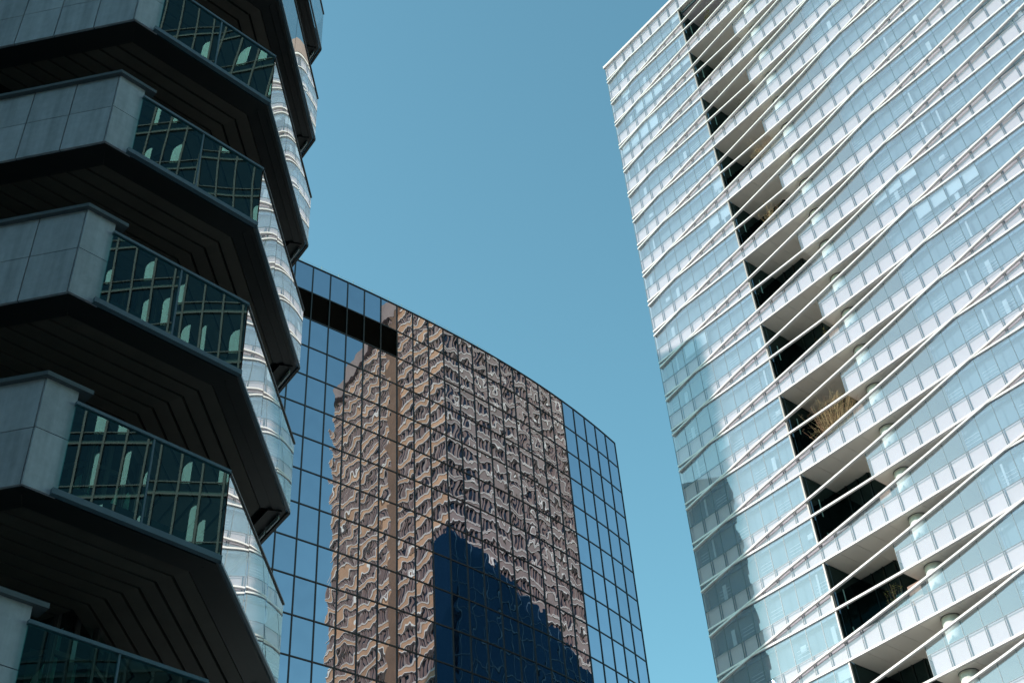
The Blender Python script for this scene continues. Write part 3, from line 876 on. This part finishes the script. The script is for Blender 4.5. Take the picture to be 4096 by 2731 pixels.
# ================================================================== PINK STONE TOWER (stands behind the white tower; its reflection fills the mirror glass)
SH = 5.0
sc0 = Vector((8.8, 40.1)) * U; sl = Vector((20.2, 27.9)) * U; sr = Vector((18.3, 52.1)) * U
stE = empty("stone_office_tower", (sc0.x, sc0.y, 0))
tag(stE, "pink stone office tower with pale ledges, seen as the rippled reflection in the mirror glass", "tower")
NS = 44
for (A, Bq, nbay, side) in ((sl, sc0, 20, 0), (sc0, sr, 20, 1)):
    # local frame along A->Bq with outward normal
    d = (Bq - A); Ls = d.length; d.normalize(); ang = math.atan2(d.y, d.x)
    nout = Vector((d.y, -d.x))
    if nout.dot(Vector((-1, 0))) < 0: sgn = 1
    else: sgn = -1
    base = A - sc0
    # outward is local -y when sgn = -1 ... pick the sign whose world vector points to -x
    oy = 1 if Vector((-sin(ang), cos(ang))).x < 0 else -1
    bw = Ls / nbay
    q = MB(); ya, yb = sorted((0, -oy * .3)); q.box(0, Ls, ya, yb, 0, NS * SH); q.obj("window_wall", m_swin, stE, (base.x, base.y, 0), ang)
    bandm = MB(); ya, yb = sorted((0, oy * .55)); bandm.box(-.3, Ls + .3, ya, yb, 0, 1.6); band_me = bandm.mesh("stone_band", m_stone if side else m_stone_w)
    lm = MB(); ya, yb = sorted((0, oy * .70)); lm.box(-.5, Ls + .5, ya, yb, 0, .17); led_me = lm.mesh("stone_ledge", m_stone_l)
    lm = MB(); ya, yb = sorted((0, oy * .5)); lm.box(-.3, Ls + .3, ya, yb, 0, .10); led2_me = lm.mesh("stone_ledge", m_stone_l)
    pm_ = MB(); ya, yb = sorted((0, oy * .32)); pm_.box(-.28, .28, ya, yb, 0, SH - 2.3); pier_me = pm_.mesh("stone_pier", m_stone)
    vv = MB(); ya, yb = sorted((0, oy * .42))
    for k in range(NS):
        z = k * SH
        inst("stone_band", band_me, stE, (base.x, base.y, z), ang)
        inst("stone_ledge", led_me, stE, (base.x, base.y, z + 1.6), ang)
        inst("stone_ledge", led_me, stE, (base.x, base.y, z - .02), ang)
        inst("stone_ledge", led2_me, stE, (base.x, base.y, z + 2.15), ang)
        for i in range(nbay + 1):
            vv.box(bw * i - .20, bw * i + .20, ya, yb, z + 1.78, z + SH - .02)
            if i < nbay:
                for t_ in (.3, .62): vv.box(bw * (i + t_) - .03, bw * (i + t_) + .03, ya, yb, z + 2.3, z + SH - .02)
    tag(vv.obj("stone_pier", m_stone, stE, (base.x, base.y, 0), ang), kind='stuff')
    if side == 0:
        q = MB(); ya, yb = sorted((0, oy * 1.2)); q.box(Ls * .58, Ls * .66, ya, yb, 0, NS * SH); q.obj("brown_shaft", m_stone_b, stE, (base.x, base.y, 0), ang)
    q = MB(); ya, yb = sorted((oy * -1, oy * 1.3)); q.box(-.6, Ls + .6, ya, yb, NS * SH, NS * SH + 5); q.obj("stone_crown", m_stone, stE, (base.x, base.y, 0), ang)
# navy screen over the lower right face, the cast shadow put into its shape
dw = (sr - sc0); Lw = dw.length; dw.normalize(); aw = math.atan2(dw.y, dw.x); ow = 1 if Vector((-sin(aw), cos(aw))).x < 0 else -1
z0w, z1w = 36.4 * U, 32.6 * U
m_shadow_screen = mirror_glass("shadow_screen_glass", (.004, .012, .026), (.12, .24, .38), .10, .40, dict(amp=.03, scale=.2, tilt=.02))
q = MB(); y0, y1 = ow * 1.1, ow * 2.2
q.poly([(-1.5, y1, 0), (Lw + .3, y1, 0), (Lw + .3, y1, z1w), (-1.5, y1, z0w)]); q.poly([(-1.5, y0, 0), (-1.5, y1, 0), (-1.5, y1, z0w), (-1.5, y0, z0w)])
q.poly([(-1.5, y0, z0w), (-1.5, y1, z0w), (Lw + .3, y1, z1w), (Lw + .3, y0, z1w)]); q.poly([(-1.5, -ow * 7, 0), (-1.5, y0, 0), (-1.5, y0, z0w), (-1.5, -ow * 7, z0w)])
q.obj("shadow_screen", m_shadow_screen, stE, (0, 0, 0), aw, keep=True)
q = MB(); k = 1
while k * SH < z1w + 12:
    xe = min(Lw, Lw * (z0w - k * SH) / (z0w - z1w)); ya, yb = sorted((y1, y1 + ow * .12))
    if xe > 1: q.box(-1.5, xe, ya, yb, k * SH, k * SH + .16)
    k += 1
for i in range(26):
    x = -1.5 + i * (Lw + 1.5) / 25; ya, yb = sorted((y1, y1 + ow * .08)); q.box(x - .05, x + .05, ya, yb, 0, lerp(z0w, z1w, max(0, x) / Lw) - .2)
q.obj("shadow_screen_frame", plain("shadow_screen_frame", (.10, .16, .22), .5), stE, (0, 0, 0), aw)
q = MB(); c_ = [Vector((0, 0)), sr - sc0, sr - sc0 + (sl - sc0), sl - sc0]
q.prism([(p.x + .6, p.y) for p in c_][::-1], 0, NS * SH - .1); q.obj("tower_core", m_stone, stE)

# ================================================================== OTHER BUILDINGS OUTSIDE THE FRAME (some added for their shade, some mirrored in glass)
m_blk = plain("block_render", (.26, .25, .24), .8, var=.1, scale=.2)
m_blk2 = plain("block_dark", (.012, .03, .055), .6, var=.1, scale=.2)
def block(name, label, x0, x1, y0, y1, h, mat, fl=3.8):
    root = empty(name, ((x0 + x1) / 2, (y0 + y1) / 2, 0)); tag(root, label, "building")
    hx, hy = (x1 - x0) / 2, (y1 - y0) / 2
    q = MB(); q.box(-hx, hx, -hy, hy, 0, h); q.obj("wall", mat, root)
    bm_ = MB(); bm_.box(-hx - .12, hx + .12, -hy - .12, hy + .12, 0, 1.9); me = bm_.mesh("window_band", m_swin)
    pm_ = MB()
    for i in range(int(2 * hx / 3) + 1):
        x = -hx + .4 + i * 3; pm_.box(x - .25, x + .25, -hy - .3, -hy + .1, 0, 1.9); pm_.box(x - .25, x + .25, hy - .1, hy + .3, 0, 1.9)
    for i in range(int(2 * hy / 3) + 1):
        y = -hy + .4 + i * 3; pm_.box(-hx - .3, -hx + .1, y - .25, y + .25, 0, 1.9); pm_.box(hx - .1, hx + .3, y - .25, y + .25, 0, 1.9)
    pe = pm_.mesh("pier_row", mat)
    k = 0
    while (k + 1) * fl < h:
        inst("window_band", me, root, (0, 0, k * fl + 1.1)); inst("pier_row", pe, root, (0, 0, k * fl + 1.1)); k += 1
block("sun_shade_block", "grey block added on the left to shade the balcony tower, outside the frame", -62, -40, -40, 17, 85, m_blk)  # added unseen to keep the sun off the balcony tower
block("dark_office_block", "dark office slab standing beyond the balcony tower, reflected low in the white tower", -22 * U, -14 * U, 20.0 * U, 27 * U, 28.7 * U, m_blk2)
block("sky_shade_block", "grey block added behind the viewer to hold off skylight, outside the frame", -30, 40, -58, -38, 40, m_blk)  # added unseen to cut the skylight on the concrete parapets
# framed glass block on the right-hand side of the street, mirrored in the teal balcony glass
frE = empty("framed_window_block", (46, -14, 0)); tag(frE, "window block with brown frames and pale blinds, right of the viewer, outside the frame", "building")
BH, BW_, FLH = 104, 1.5, 4.6
q = MB(); q.box(0, 20, -26, 26, 0, BH); q.obj("glass_wall", m_swin, frE)
q = MB(); q.box(-.16, .05, -.07, .07, 0, BH); pme = q.mesh("frame_post", m_wframe)
for i in range(35): inst("frame_post", pme, frE, (0, -26 + .35 + i * BW_, 0))
q = MB(); q.box(-.12, .05, -26, 26, 0, .14); q.box(-.10, .05, -26, 26, 1.0, 1.08); rme = q.mesh("frame_rail", m_wframe)
q = MB(); q.box(-.06, .05, -26, 26, 0, .30); sme = q.mesh("spandrel_band", plain("dark_teal_spandrel", (.05, .08, .08), .5))
rv = random.Random(5); pv = MB()
for k in range(int(BH / FLH)):
    inst("frame_rail", rme, frE, (0, 0, k * FLH)); inst("spandrel_band", sme, frE, (0, 0, k * FLH))
    for i in range(34):
        if rv.random() < .42:
            y = -26 + .35 + i * BW_ + .12; w_ = rv.uniform(.25, .70); z = k * FLH + .95; h_ = rv.uniform(1.4, 3.2); y += rv.choice([0, BW_ - w_ - .24])
            pts = [(-.04, y, z), (-.04, y + w_, z), (-.04, y + w_, z + h_)] + [(-.04, y + w_ * (1 - sin(a * pi / 8)), z + h_ - w_ * 1.4 * (1 - cos(a * pi / 8))) for a in range(1, 5)]
            pv.poly(pts)
q = MB()
for ya_, za_ in ((-18, 58), (-3, 66)): q.box(-.2, .05, ya_, ya_ + 5.8, za_, BH)
q.obj("pale_wall_strip", m_blk, frE)
tag(pv.obj("pale_blind", m_curt, frE, keep=True), kind='stuff')
# unseen block added behind the roof line to shade the stone tower
block("rear_shade_block", "unseen dark block added behind the mirror glass tower to shade the stone tower", -18 * U, -12 * U, 38.3 * U, 50 * U, 46 * U, m_blk2)

# ================================================================== PLANTS IN THE RECESSES
def mat_leaf(name, c):
    return plain(name, c, .8, var=.25, scale=6, rnd=.1)
m_tan = mat_leaf("dry_grass", (.66, .46, .25)); m_tan2 = mat_leaf("brown_twigs", (.42, .22, .13)); m_green = mat_leaf("yellow_green_leaf", (.26, .28, .06)); m_stem = mat_leaf("stem", (.16, .12, .06))
def grass(c0, c1, vtop, vbase, n, label, seed, m=m_tan, y=1.3, leafy=False, cat="grass"):
    r = random.Random(seed)
    x0, x1 = TX(c0), TX(c1); xc = (x0 + x1) / 2; zb = TZ(vbase); H = TZ(vtop) - zb
    wpos = n2 * (TD * U + y) + dr2 * xc
    root = empty("ornamental_grass" if not leafy else "leafy_plant", (wpos.x, wpos.y, zb), -AZ)
    tag(root, label, cat)
    q = MB(); q2 = MB()
    for i in range(n):
        bx = r.uniform(-.22, .22) * (x1 - x0); tx = bx * 1.7 + r.gauss(.06, .26) * (x1 - x0); ty = r.gauss(-.1, .5)
        hh = H * r.uniform(.5, 1.0); w = r.uniform(.007, .016)
        p0 = Vector((bx, r.gauss(0, .15), 0)); p1 = p0.lerp(Vector((tx, ty, hh)), .55) + Vector((0, 0, hh * .10)); p2 = Vector((tx, ty, hh))
        dst = q if r.random() < .7 else q2
        if leafy:
            q2.bar(p0, p1, .012); q2.bar(p1, p2, .008)
            for s in range(9):
                t = r.uniform(.25, 1); c = p0.lerp(p2, t) + Vector((r.gauss(0, .10), r.gauss(0, .1), r.gauss(0, .06)))
                a = r.uniform(0, 6.28); e = r.uniform(.05, .10); dv = Vector((cos(a), sin(a), r.uniform(-.4, .6))) * e; sv = Vector((-sin(a), cos(a), r.uniform(-.3, .3))) * e * .45
                q.poly([c - dv, c + sv, c + dv, c - sv])
        else:
            dst.bar(p0, p1, w); dst.bar(p1, p2, w * .75)
            for s in range(4):
                t = r.uniform(.2, 1); c = p1.lerp(p2, t); e = c + Vector((r.gauss(0, .28), r.gauss(0, .2), r.uniform(-.02, .34)))
                dst.bar(c, e, w * .55)
    q.obj("blades" if not leafy else "leaves", m, root, keep=True)
    if q2.v: q2.obj("stems", m_tan2 if not leafy else m_stem, root, keep=True)
    return root
grass(-8.1, -5.4, -1.12, .35, 190, "big clump of dry golden grass in the recess below the middle of the white tower", 3)
grass(-6.8, -5.0, -8.9, -7.8, 100, "dry tan grass in the recess of the white tower nearest above the middle of its stack", 4)
grass(-7.3, -6.2, -6.78, -5.8, 60, "small pale dry grass in the recess one above the dark leafy twigs", 5)
grass(-7.9, -6.5, -14.9, -13.9, 56, "bushy yellow green plant in the topmost visible recess of the white tower", 6, m_green, leafy=True, cat="plant")
grass(-6.15, -5.6, -2.8, -2.0, 12, "thin sprig with a few pale green leaves above the big dry grass clump", 7, m_green, leafy=True, cat="plant")
grass(-6.6, -5.9, 3.28, 4.2, 30, "low yellow green shrub in the lowest full recess, beside the pink screen", 8, m_green, leafy=True, cat="plant")
grass(-6.9, -6.3, -10.72, -10.0, 14, "tiny sparse twiggy plant in the recess above the tan grass", 9, m_green, leafy=True, cat="plant")

bpy.context.view_layer.update()
